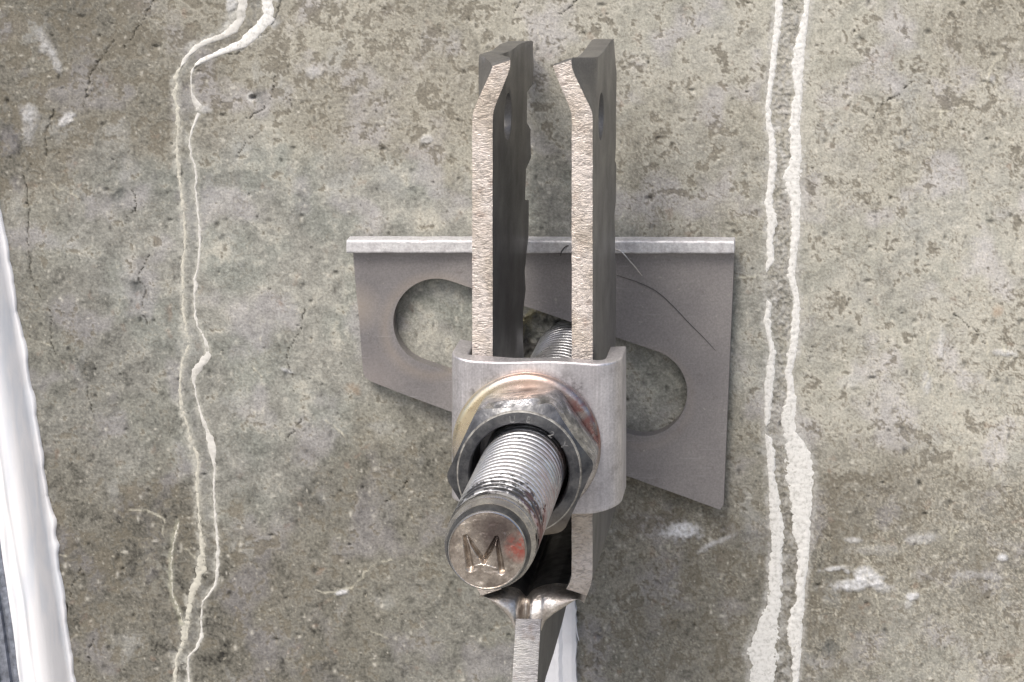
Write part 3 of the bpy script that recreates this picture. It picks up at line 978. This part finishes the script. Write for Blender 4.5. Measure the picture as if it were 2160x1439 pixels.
# ================================================================== SLOTTED PLATE WASHER
sP = 1.0068
plate = empty('slotted_plate', 'flat grey trapezoid plate with a diagonal slot and folded top lip, lying on the concrete', 'metal plate', 1155, 780, 5)
P_out = [(wx(745, sP), wy(534, sP)), (wx(1548, sP), wy(536, sP)), (wx(1546, sP), wy(600, sP)), (wx(1537, sP), wy(800, sP)), (wx(1526, sP), wy(1066, sP)),
         (wx(1519, sP), wy(1076, sP)), (wx(1508, sP), wy(1072, sP)), (wx(1150, sP), wy(942, sP)), (wx(850, sP), wy(832, sP)), (wx(782, sP), wy(805, sP)), (wx(770, sP), wy(797, sP)),
         (wx(766, sP), wy(785, sP)), (wx(758, sP), wy(680, sP)), (wx(750, sP), wy(600, sP))]
cl = (wx(921, sP), wy(680, sP)); cr = (wx(1358, sP), wy(829, sP)); rs = 91
ux = np.array(cr) - np.array(cl); ux /= np.linalg.norm(ux)
th0 = math.atan2(ux[1], ux[0])
slot = [(cl[0] + rs * math.cos(a), cl[1] + rs * math.sin(a)) for a in np.linspace(th0 + math.pi / 2, th0 + 1.5 * math.pi, 28)] + \
       [(cr[0] + rs * math.cos(a), cr[1] + rs * math.sin(a)) for a in np.linspace(th0 - math.pi / 2, th0 + math.pi / 2, 28)]


def plate_fn(u, v, side):
    wob = float(noise1(u / 90.0 + v / 140.0, 5)) * 1.6
    return (u, v, (37 if side else 6) + (wob if side else 0))


pb = slab('plate_sheet', P_out, [slot], 22, plate_fn, M['plate'])
bevel(pb, 4, 3)
lx0, lx1 = wx(730, 1.0115), wx(1549, 1.0115); ly0, ly1 = wy(507, 1.0115), wy(535, 1.0115)
rows = []
for x in np.linspace(lx0, lx1, 60):
    f = (x - lx0) / (lx1 - lx0)
    jt = float(noise1(x / 30.0, 9)) * 1.2
    jb = float(noise1(x / 23.0, 10)) * 1.2
    y_a = ly0 + jt + 2.0 * f; y_b = ly1 + jb + 1.5 * f
    rows.append([(x, y_a, 24), (x, y_a, 58), (x, y_a + 3, 62), (x, y_b - 2, 62), (x, y_b, 59), (x, y_b, 24)])
lip = grid_mesh('plate_lip', rows, M['lip'], closed_v=True, smooth=False, caps=True)
bevel(lip, 2, 2)
adopt(plate, pb, lip)

# ================================================================== FORKED BRACKET
hF = Hs(1.115)
fork = empty('forked_bracket', 'tall forked steel bracket, two upright plates joined to one bar below the nut', 'bracket', 1200, 600, 80)
bot = wy(1250, 1.115)


def leg(name, xa, xb, sign, back, hole, tops, label):
    top_y = wy(124, 1.115)
    yb = wy(238, 1.115)
    out = [(hF, top_y + 3), (hF - 6, top_y - 1)] + tops + back + [(105, bot), (hF, bot), (hF, 700), (hF, 300), (hF, yb)]
    hl = circle(hole[0], hole[1], 46, 36)

    def fn(u, v, side):
        x = xb if side else xa
        x += 7 * (hF - u) / 490 * (1 if sign > 0 else .4)
        lr = (yb - v) / (yb - top_y - 18)
        lean = lr if .12 < lr < .88 else (.0 if lr < -.12 else (1.0 if lr > 1.12 else ((lr + .12) ** 2 / .48 if lr <= .12 else 1 - (1.12 - lr) ** 2 / .48)))
        k = min(1.0, max(0.0, (u - (hF - 72)) / 72))
        x += sign * 37 * lean * (k ** .75)
        x -= (3 if side else -2) * lean * k * 1.0
        if v > bot - 38:
            t = (v - (bot - 38)) / 38
            x += (17 if sign > 0 else -11) * t * t
            v += 6 * t * (1 if (side == 1) == (sign < 0) else -1)
        if side == 0:
            v += 13 * math.exp(-((v - top_y) / 9) ** 2) * k
        x += float(noise1(v / 55.0, 4)) * .8 + float(noise1(v / 17.0 + side * 9, 14)) * .7 * k
        return (x, v, u)

    o = slab(name, out, [hl], 15, fn, M['leg_side'], edge_mat=M['leg_edge'])
    for pl in o.data.polygons:
        if pl.material_index == 1 and -pl.center.y / S < hF - 90:
            pl.material_index = 0
    o.data.shade_smooth()
    bevel(o, 2.2, 2, 40)
    o['label'] = label
    return o


lw = wx(1039, 1.115); ll = wx(996, 1.115); rl = wx(1206, 1.115); rr = wx(1250, 1.115)


def hb(x, xi):
    return Hs((VX - x) / (VX - xi))


xi = lw + 7
left_back = [(hb(1124, xi), wy(96, 1.01)), (hb(1125, xi), wy(140, 1.01)), (hb(1123, xi), wy(180, 1.01)), (hb(1113, xi), wy(192, 1.02)), (hb(1112, xi), wy(255, 1.02)),
             (hb(1119, xi), wy(268, 1.01)), (hb(1120, xi), wy(330, 1.01)), (hb(1111, xi), wy(350, 1.02)), (hb(1109, xi), wy(412, 1.02)), (hb(1116, xi), wy(424, 1.02)),
             (hb(1115, xi), wy(500, 1.02)), (hb(1108, xi), wy(560, 1.02)), (hb(1110, xi), wy(600, 1.02)), (hb(1105, xi), wy(640, 1.02)), (hb(1105, xi), wy(700, 1.02)), (110, wy(900, 1.02))]
left_top = [(480, wy(117, 1.095) - 2), (340, wy(107, 1.065)), (230, wy(93, 1.043)), (120, wy(86, 1.02)), (60, wy(86, 1.01)), (36, wy(88, 1.006))]
xo = rr + 3
right_back = [(hb(1297, xo), wy(97, 1.03)), (hb(1301, xo), wy(150, 1.022)), (hb(1300, xo), wy(300, 1.022)), (hb(1298, xo), wy(330, 1.022)), (hb(1301, xo), wy(345, 1.022)), (hb(1300, xo), wy(420, 1.022)), (hb(1297, xo), wy(440, 1.022)),
              (hb(1300, xo), wy(600, 1.022)), (hb(1299, xo), wy(760, 1.022)), (110, wy(900, 1.022))]
right_top = [(500, wy(122, 1.1)), (440, wy(117, 1.087)), (360, wy(107, 1.07)), (270, wy(90, 1.051)), (230, wy(84, 1.043)), (190, wy(83, 1.036))]
leg_l = leg('upright_plate', ll, lw, 1, left_back, (Hs(1.0745), wy(246, 1.0745)), left_top, 'left upright plate with notched rear edge and round hole')
leg_r = leg('upright_plate', rl, rr, -1, right_back, (Hs(1.0835), wy(246, 1.0835)), right_top, 'right upright plate with round hole')

# root where the two plates run together
lowt = [(1010, 1250), (1018, 1257), (1036, 1271), (1058, 1289), (1073, 1306), (1083, 1324), (1089, 1340), (1140, 1340), (1144, 1322), (1151, 1311), (1166, 1298), (1187, 1285), (1210, 1270), (1232, 1259)]
flt = [(1010, 1247), (1030, 1242), (1050, 1239), (1070, 1241), (1088, 1246), (1103, 1256), (1118, 1247), (1140, 1238), (1170, 1234), (1200, 1238), (1218, 1248), (1232, 1258)]
rows = []
for x in list(np.linspace(1010, 1232, 70)):
    yl = float(np.interp(x, [p[0] for p in lowt], [p[1] for p in lowt]))
    yf = float(np.interp(x, [p[0] for p in flt], [p[1] for p in flt]))
    cre = math.exp(-((x - 1103) / 8.5) ** 2)
    tt = (x - 1014) / 218.0
    bul = math.sin(math.pi * min(1, max(0, tt))) ** .5
    prof = []
    s0 = 1.10
    X = wx(x, 1.113)
    f_y = wy(yf, 1.105); l_y = max(wy(yl, 1.113), f_y + 1.0)
    hb_f = 505
    hfr = hF - 10 - 26 * cre - 6 * abs(math.sin(x * .11)) * 0
    prof.append((X, f_y + 4 * cre, 90))
    prof.append((X, f_y + 5 * cre, 330))
    for t in np.linspace(0, 1, 14):
        a = t * math.pi / 2
        yy = f_y + 9 * cre * (1 - t) + (l_y - f_y) * (1 - math.cos(a)) * .80
        hh = hb_f + (hfr - hb_f) * math.sin(a) ** .9 - 10 * cre * math.sin(a)
        prof.append((X, yy, hh))
    prof.append((X, l_y, hfr - 4))
    prof.append((X, l_y + .5, 330))
    prof.append((X, l_y + .5, 90))
    rows.append(prof)
root = grid_mesh('fork_root', rows, [M['forged'], M['fork_floor']], closed_v=True, caps=True)
npf = len(rows[0])
for fi, pl in enumerate(root.data.polygons):
    if fi < 69 * npf and fi % npf in (0, 1, 2):      # floor of the fork, coloured near black
        pl.material_index = 1
bar_o = [(hF, wy(1306, 1.115)), (hF, 1200), (hF, 1300), (412, 1267), (292, 1267), (150, 1256), (84, 1245), (84, 1090), (300, 1090), (500, wy(1310, 1.1))]


def bar_fn(u, v, side):
    x = wx(1141, 1.115) if side else wx(1088, 1.115)
    x -= 6.8 * (v - 1097) / 118
    return (x, v, u)


bar = slab('bar', bar_o, [], 30, bar_fn, M['leg_side'], edge_mat=M['bar_edge'])
bevel(bar, 1.5, 2, 40)
bar['label'] = 'flat bar on edge below the fork'
adopt(fork, leg_l, leg_r, root, bar)

# ================================================================== SADDLE (U shaped clip)
hS1, hS0, tk = Hs(1.1262), 486, 31
XL, XR = wx(953, 1.118), wx(1312, 1.116)
saddle = empty('saddle_clip', 'light grey U shaped saddle clip under the nut, bridging the two upright plates', 'clip', 1210, 740, hS0)


def uprof(off, rl_, rr_, nseg=9):
    p = [(XL + off, hS0)]
    for a in np.linspace(math.pi, math.pi / 2, nseg):
        p.append((XL + rl_ + (rl_ - off) * math.cos(a), hS1 - rl_ + (rl_ - off) * math.sin(a)))
    for x in np.linspace(XL + rl_ + 20, XR - rr_ - 20, 8):
        p.append((x, hS1 - off))
    for a in np.linspace(math.pi / 2, 0, nseg):
        p.append((XR - rr_ + (rr_ - off) * math.cos(a), hS1 - rr_ + (rr_ - off) * math.sin(a)))
    p.append((XR - off, hS0))
    return p


outer = uprof(0, 40, 52)
inner = uprof(tk, 40, 52)
ring = outer + inner[::-1]
ty0, ty1 = wy(757, 1.1262), wy(772, 1.1262)
by_ = wy(1086, 1.1262)
rows = []
for k, t in enumerate([0, .02, .06, .2, .4, .6, .8, .94, .98, 1]):
    row = []
    for (x, h) in ring:
        f = (x - XL) / (XR - XL)
        top = ty0 + (ty1 - ty0) * f - 5 * math.exp(-((f - 1) / .07) ** 2) + 3 * math.sin(f * 7) - 3 * math.exp(-(f / .08) ** 2)
        bot_ = by_ - 14 * math.exp(-((f - 1) / .10) ** 2) * 0.6 - 22 * math.exp(-(f / .25) ** 2)
        row.append((x, top + (bot_ - top) * t, h))
    rows.append(row)
sdl = grid_mesh('saddle_body', rows, M['saddle'], closed_v=True, smooth=True, caps=True)
bevel(sdl, 3.5, 3, 45)
adopt(saddle, sdl)

# ================================================================== WASHER, NUT, ROD
def lathe(name, prof, cx, cy, mat, parent=None, n=96, close=True, smooth=True, rf=None):
    rows = []
    for i in range(n):
        a = 2 * math.pi * i / n
        rows.append([(cx + r * math.cos(a) * (rf(a) if rf else 1), cy - r * math.sin(a) * (rf(a) if rf else 1), h) for r, h in prof])
    return grid_mesh(name, rows, mat, parent, closed_u=True, closed_v=close, smooth=smooth)


h0 = hS1 + .4
wcx, wcy = HX - 6, HY - 12
wash = empty('washer', 'round polished washer under the hex nut, golden tinted at left, red paint at right', 'washer', wcx, wcy, h0)
wb = lathe('washer_ring', [(88, h0), (134, h0), (138.5, h0 + 3), (139.5, h0 + 8), (138, h0 + 14), (133, h0 + 19), (127, h0 + 21), (110, h0 + 21.5), (88, h0 + 21.5)], wcx, wcy, M['washer'], n=128)
adopt(wash, wb)

ncx, ncy = HX - 1, HY - 5
nut = empty('hex_nut', 'dark steel hex nut with stamped front face, screwed onto the threaded rod', 'nut', ncx, ncy, h0 + 21.5)
nb, ntop = h0 + 21.6, Hs(1.161)
RC, rot = 137.0, math.radians(5)
nseg = 16
rows = []
for k in range(6 * nseg):
    a = rot + 2 * math.pi * k / (6 * nseg)
    ph = (a - rot) % (math.pi / 3) - math.pi / 6
    R = RC * math.cos(math.pi / 6) / math.cos(ph)
    Rc = min(R, RC - 3.5)
    r_f = 114.0
    hc = ntop - (Rc - r_f) * .62 - 3.5
    deg = math.degrees(a)
    dn = max(0.0, 1 - ((deg - 95) / 27) ** 4) if abs(deg - 95) < 27 else 0.0
    d2 = max(0.0, 1 - ((deg - 35) / 26) ** 4) if abs(deg - 35) < 26 else 0.0
    pr = [(90, ntop - 60), (90, ntop - 5), (91.5, ntop - 1), (93, ntop), (r_f - 3.2, ntop), (r_f - 1.6, ntop - .6), (r_f, ntop - 3.5)]
    for t in (.35, .7):
        pr.append((r_f + (Rc - r_f) * t, ntop - 3.5 - (Rc - r_f) * .62 * t))
    pr += [(Rc, hc), (Rc - .5 - 1.5 * dn, hc - 3.5)]
    pr += [(Rc - 1 - 9 * dn - 5 * d2, hc - 13), (Rc + 5.0 * dn, hc - 30), (Rc + 6.5 * dn - 5 * d2, hc - 50), (Rc + 2 * dn + 1.5 * d2, hc - 70), (Rc - 1, nb + 10), (Rc - 4, nb), (90, nb)]
    row = []
    for r, h in pr:
        x = ncx + r * math.cos(a); y = ncy - r * math.sin(a)
        row.append((x, y, h))
    rows.append(row)
A = np.array(rows)
nbody = grid_mesh('nut_body', A.tolist(), [M['nut'], M['worn'], M['nut_side']], closed_u=True, closed_v=True, smooth=True)
me = nbody.data
nvv = len(rows[0])
for fi, pl in enumerate(me.polygons):
    jj = fi % nvv
    if jj in (4, 5) or (jj == 9):
        pl.material_index = 1
    elif jj > 9 and jj < 15:
        pl.material_index = 2
e = me.attributes.get('sharp_edge') or me.attributes.new('sharp_edge', 'BOOLEAN', 'EDGE')
import bmesh as _b
bm = _b.new(); bm.from_mesh(me)
for ed in bm.edges:
    if len(ed.link_faces) == 2 and ed.calc_face_angle(0) > math.radians(24):
        ed.smooth = False
bm.to_mesh(me); bm.free()

parts = [nbody]


def stamp(txt, ix, iy, size, parent_list, mat, hgt, s_):
    cu = bpy.data.curves.new('stamp', 'FONT')
    cu.body = txt
    cu.size = size * S
    cu.extrude = 1.1 * S
    cu.bevel_depth = 0.4 * S
    cu.offset = 0.0
    cu.align_x = 'CENTER'; cu.align_y = 'CENTER'
    to = bpy.data.objects.new('tmp', cu)
    col.objects.link(to)
    dg = bpy.context.evaluated_depsgraph_get()
    me_ = bpy.data.meshes.new_from_object(to.evaluated_get(dg))
    bpy.data.objects.remove(to)
    X, Y = wx(ix, s_), wy(iy, s_)
    a = math.atan2(-(Y - ncy), X - ncx) - math.pi / 2
    ca, sa = math.cos(a), math.sin(a)
    px, py, pz = world(X, Y, hgt)
    for v in me_.vertices:
        x, y, z = v.co
        v.co = (px + x * ca - y * sa, py - z, pz + x * sa + y * ca)
    o = link('stamped_mark', me_, mat)
    parent_list.append(o)
    return o


for t_, ix, iy in (('U', 1081, 886), ('8', 1115, 887), ('2', 1163, 918), ('Y', 1189, 941)):
    stamp(t_, ix, iy, 17, parts, M['stamp'], ntop - .9, 1.161)
adopt(nut, *parts)

rod = empty('threaded_rod', 'threaded steel rod standing out of the wall, its end stamped with the letter M', 'threaded rod', HX, HY, -60)
RM, DEP, PIT = 78.0, 6.0, 20.5
hT = Hs(1.2515)
nA = 112
hs = []
h = -60.0
fr = [0, .08, .15, .22, .32, .50, .72, .94]
k = 0
while h < hT:
    for f in fr:
        hs.append(h + f * PIT)
    h += PIT
rows = []
for i in range(nA):
    a = 2 * math.pi * i / nA
    row = []
    for hh in hs:
        base = hh - PIT * (a / (2 * math.pi))
        row.append(base)
    row = np.array(row)
    fidx = np.array([(j % len(fr)) for j in range(len(row))])
    g_ = np.array([0.30, 0.95, 1.0, 0.55, 0.05, -.08, -.05, .02])[fidx]
    r_ = RM - DEP * g_
    fade = sst(hT - 7, hT - 1, row)
    r_ = r_ * (1 - fade) + (RM - 1.0) * fade
    rowp = [(HX + rr_ * math.cos(a), HY - rr_ * math.sin(a), hh_) for rr_, hh_ in zip(r_, np.minimum(row, hT + 2))]
    rows.append(rowp)
# the helix closes one pitch further along: stitch by shifting the index
nu, nv = len(rows), len(rows[0])
verts = [p for row in rows for p in row]
sh = len(fr)
faces = []
for i in range(nu - 1):
    for j in range(nv - 1):
        faces.append((i * nv + j, (i + 1) * nv + j, (i + 1) * nv + j + 1, i * nv + j + 1))
for j in range(nv - 1 - sh):
    i = nu - 1
    faces.append((i * nv + j + sh, 0 * nv + j, 0 * nv + j + 1, i * nv + j + 1 + sh))
thr = mesh_from('thread', verts, faces, [M['rod'], M['groove']], None, True)
nq = (nu - 1) * (nv - 1)
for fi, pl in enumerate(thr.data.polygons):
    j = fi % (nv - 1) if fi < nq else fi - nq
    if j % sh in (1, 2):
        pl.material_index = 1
hE = Hs(1.2665)
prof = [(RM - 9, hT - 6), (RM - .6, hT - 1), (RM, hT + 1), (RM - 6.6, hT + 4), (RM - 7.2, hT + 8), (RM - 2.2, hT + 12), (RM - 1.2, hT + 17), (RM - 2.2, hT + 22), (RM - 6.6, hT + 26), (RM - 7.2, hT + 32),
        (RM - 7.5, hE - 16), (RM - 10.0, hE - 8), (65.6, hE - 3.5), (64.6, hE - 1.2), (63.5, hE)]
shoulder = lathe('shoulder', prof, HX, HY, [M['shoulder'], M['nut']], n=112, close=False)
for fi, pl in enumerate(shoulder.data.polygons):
    if fi % (len(prof) - 1) in (3, 4, 9, 10, 11):      # dark reflection rings painted into the turned groove and the chamfer
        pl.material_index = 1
# end face with the stamped M
sE = 1.2665
MP = [((981, 1134), (992, 1199)), ((984, 1132), (1020, 1186)), ((1020, 1186), (1047, 1136)), ((1048, 1137), (1058, 1206))]
MP = [((wx(a[0], sE), wy(a[1], sE)), (wx(b[0], sE), wy(b[1], sE))) for a, b in MP]
FOOT = [((993, 1197), (1020, 1200)), ((1020, 1200), (1058, 1207))]
FOOT = [((wx(a[0], sE), wy(a[1], sE)), (wx(b[0], sE), wy(b[1], sE))) for a, b in FOOT]
nr, na = 80, 176
R_, A_ = np.meshgrid(np.linspace(0, 63.5, nr), np.linspace(0, 2 * math.pi, na, endpoint=False))
FX = HX + R_ * np.cos(A_); FY = HY - R_ * np.sin(A_)
FH = np.full(FX.shape, hE) - 1.5 * (R_ / 63.5) ** 6


def segd(X, Y, a, b):
    ab = (b[0] - a[0], b[1] - a[1]); l2 = ab[0] ** 2 + ab[1] ** 2
    t = np.clip(((X - a[0]) * ab[0] + (Y - a[1]) * ab[1]) / l2, 0, 1)
    return np.hypot(X - a[0] - t * ab[0], Y - a[1] - t * ab[1]), t


dep = np.zeros_like(FX)
for i_, (a, b) in enumerate(MP):
    d, t = segd(FX, FY, a, b)
    wd = (6.2, 4.5, 4.5, 5.0)[i_] * (.75 + .45 * (t if i_ != 2 else 1 - t * .5))
    dep = np.maximum(dep, 10.0 * np.clip(1 - d / wd, 0, 1))
for tri, am in ((((984, 1140), (1017, 1190), (995, 1196)), 1.4), (((1046, 1146), (1024, 1192), (1055, 1202)), 1.4)):
    tri = [(wx(p[0], sE), wy(p[1], sE)) for p in tri]
    ins = inside(tri, np.stack([FX.ravel(), FY.ravel()], 1)).reshape(FX.shape)
    dep = np.where(ins, np.maximum(dep, .4 + am * np.clip((FY - tri[0][1]) / 50, 0, 1)), dep)
for a, b in FOOT:
    d, t = segd(FX, FY, a, b)
    dep = np.maximum(dep, 1.2 * np.clip(1 - d / 7.0, 0, 1))
d = np.hypot(FX - wx(1010, sE), FY - wy(1222, sE)); dep += 2.5 * np.clip(1 - d / 14, 0, 1)
FH = FH - dep + fbm(FX, FY, 22, 3, 91) * 1.3 + fbm(FX, FY, 6, 2, 93) * .35
FH[:, -1] = hE
rows = [[(FX[i, j], FY[i, j], FH[i, j]) for j in range(nr)] for i in range(na)]
face = grid_mesh('stamped_end', rows, M['tip'], closed_u=True)
face['label'] = 'rod end stamped with the letter M, red paint at its right'
adopt(rod, thr, shoulder, face)

# ================================================================== WHITE STRIP BELOW THE BRACKET
ys = np.arange(1262, 1900, 7.0)
strip = empty('white_strip', 'bluish white plastic strip with a ragged right edge, behind the bottom bar', 'plastic strip', 1170, 1400, 2)
rows = []
for i, y in enumerate(ys):
    xr = wx(1212.5, 1.004) + float(noise1(y / 14.0, 21)) * 3.5 + float(noise1(y / 5.0, 22)) * 1.5
    row = []
    for j, u in enumerate(np.linspace(0, 1, 16)):
        x = 1112 + (xr - 1112) * u
        hh = 14 + 4 * float(noise1(x / 16.0 + y / 700.0, 23)) + (6 if 0.62 < u < .7 else 0)
        row.append((x, y, hh))
    row = [(1112, y, 1)] + row + [(xr - .5, y, 1)]
    rows.append(row)
st = grid_mesh('strip_sheet', rows, M['strip'], smooth=False)
mod = st.modifiers.new('solid', 'SOLIDIFY'); mod.thickness = 2 * S; mod.offset = -1
sliver = tube('torn_sliver', [(1216, 1300, 16), (1219, 1325, 20), (1224, 1345, 22)], 1.3, M['strip'])
adopt(strip, st, sliver)

# ================================================================== SEALANT COVERED TRIM AT LEFT
trim = empty('coated_trim', 'white trim thickly smeared with sealant, leaning in at the left edge', 'trim', -60, 1100, 0)
EX = [(-900, -200), (-400, -118), (0, -72), (200, -42), (424, 2), (512, 16), (623, 36), (711, 52), (822, 70), (939, 90), (1079, 112), (1160, 122), (1300, 143), (1439, 162), (1700, 203), (2300, 300)]
ys = np.arange(-900, 2300, 5.0)
rowsA, rowsB = [], []
for y in ys:
    e_ = float(np.interp(y, [p[0] for p in EX], [p[1] for p in EX]))
    scal = abs(math.sin(y / 17.5 + 1.3 * float(noise1(y / 60.0, 31)))) ** .6 * 2.5 + float(noise1(y / 57.0, 32)) * 6 + 7 * math.exp(-((y - 1100) / 14) ** 2) + 7 * math.exp(-((y - 1152) / 12) ** 2)
    row = []
    # ridge centres wander along the length
    r1 = 62 + 10 * float(noise1(y / 190.0, 33)); r2 = 84 + 14 * float(noise1(y / 150.0, 34)); r3 = 104 + 10 * float(noise1(y / 210.0, 35))
    lumps = 1.2 * float(noise1(y / 120.0, 36))
    for a_ in [0, 2, 5, 9, 14, 20, 26, 32, 38, 44] + list(range(48, 97, 2)):
        hb_ = np.interp(a_, [0, 2, 6, 10, 16, 34, 46, 60, 90, 96], [0, 7, 9, 10, 26, 60, 68, 72, 76, 60])
        hb_ += 4.0 * math.exp(-((a_ - r1) / 3) ** 2) * (1 + lumps) + 3.5 * math.exp(-((a_ - r2) / 4) ** 2) * (1 - lumps) + 2 * math.exp(-((a_ - r3 + 6) / 3) ** 2)
        hb_ += 1.5 * float(gnoise(np.array([a_ / 16.0]), np.array([y / 210.0]), 37)[0])
        row.append((e_ - a_ + (scal - 3) * max(0.0, 1 - a_ / 12.0), y, float(hb_)))
    rowsA.append(row)
    b0 = e_ - 92
    rowsB.append([(b0, y, 58), (b0 - 4, y, 66 + 2 * float(noise1(y / 6.0, 38))), (b0 - 12, y, 68), (b0 - 14, y, 60), (b0 - 20, y, 60), (b0 - 22, y, 70), (b0 - 30, y, 70), (b0 - 33, y, 62),
                  (b0 - 44, y, 62), (b0 - 46, y, 72), (b0 - 60, y, 74), (b0 - 64, y, 60), (b0 - 300, y, 60), (b0 - 300, y, 0)])
sa_ = grid_mesh('sealant_bead', rowsA, M['sealant'])
ms_ = grid_mesh('trim_strip', rowsB, M['gmetal'], smooth=False)
adopt(trim, sa_, ms_)

# ================================================================== LOOSE FIBRES
f1 = tube('fibre', [(1296, 569, 39), (1320, 577, 39), (1352, 588, 39), (1388, 606, 39), (1420, 634, 39), (1456, 672, 39), (1486, 702, 39), (1512, 730, 39)], 0.75, M['fibre'])
tag(f1, 'long thin dark hair curving down across the right half of the plate', 'fibre')
f2 = tube('fibre', [(1304, 512, 63), (1318, 518, 64), (1334, 536, 64), (1346, 552, 56), (1358, 573, 40)], 1.4, M['wire'])
tag(f2, 'short pale kinked wire hanging over the plate lip, right of the bracket', 'fibre')
f3 = tube('fibre', [(1207, 504, 63.5), (1199, 508, 63.5), (1192, 517, 63.5), (1190, 527, 60)], 1.3, M['fibre'])
tag(f3, 'tiny dark curl of hair on the plate lip, between the upright plates', 'fibre')
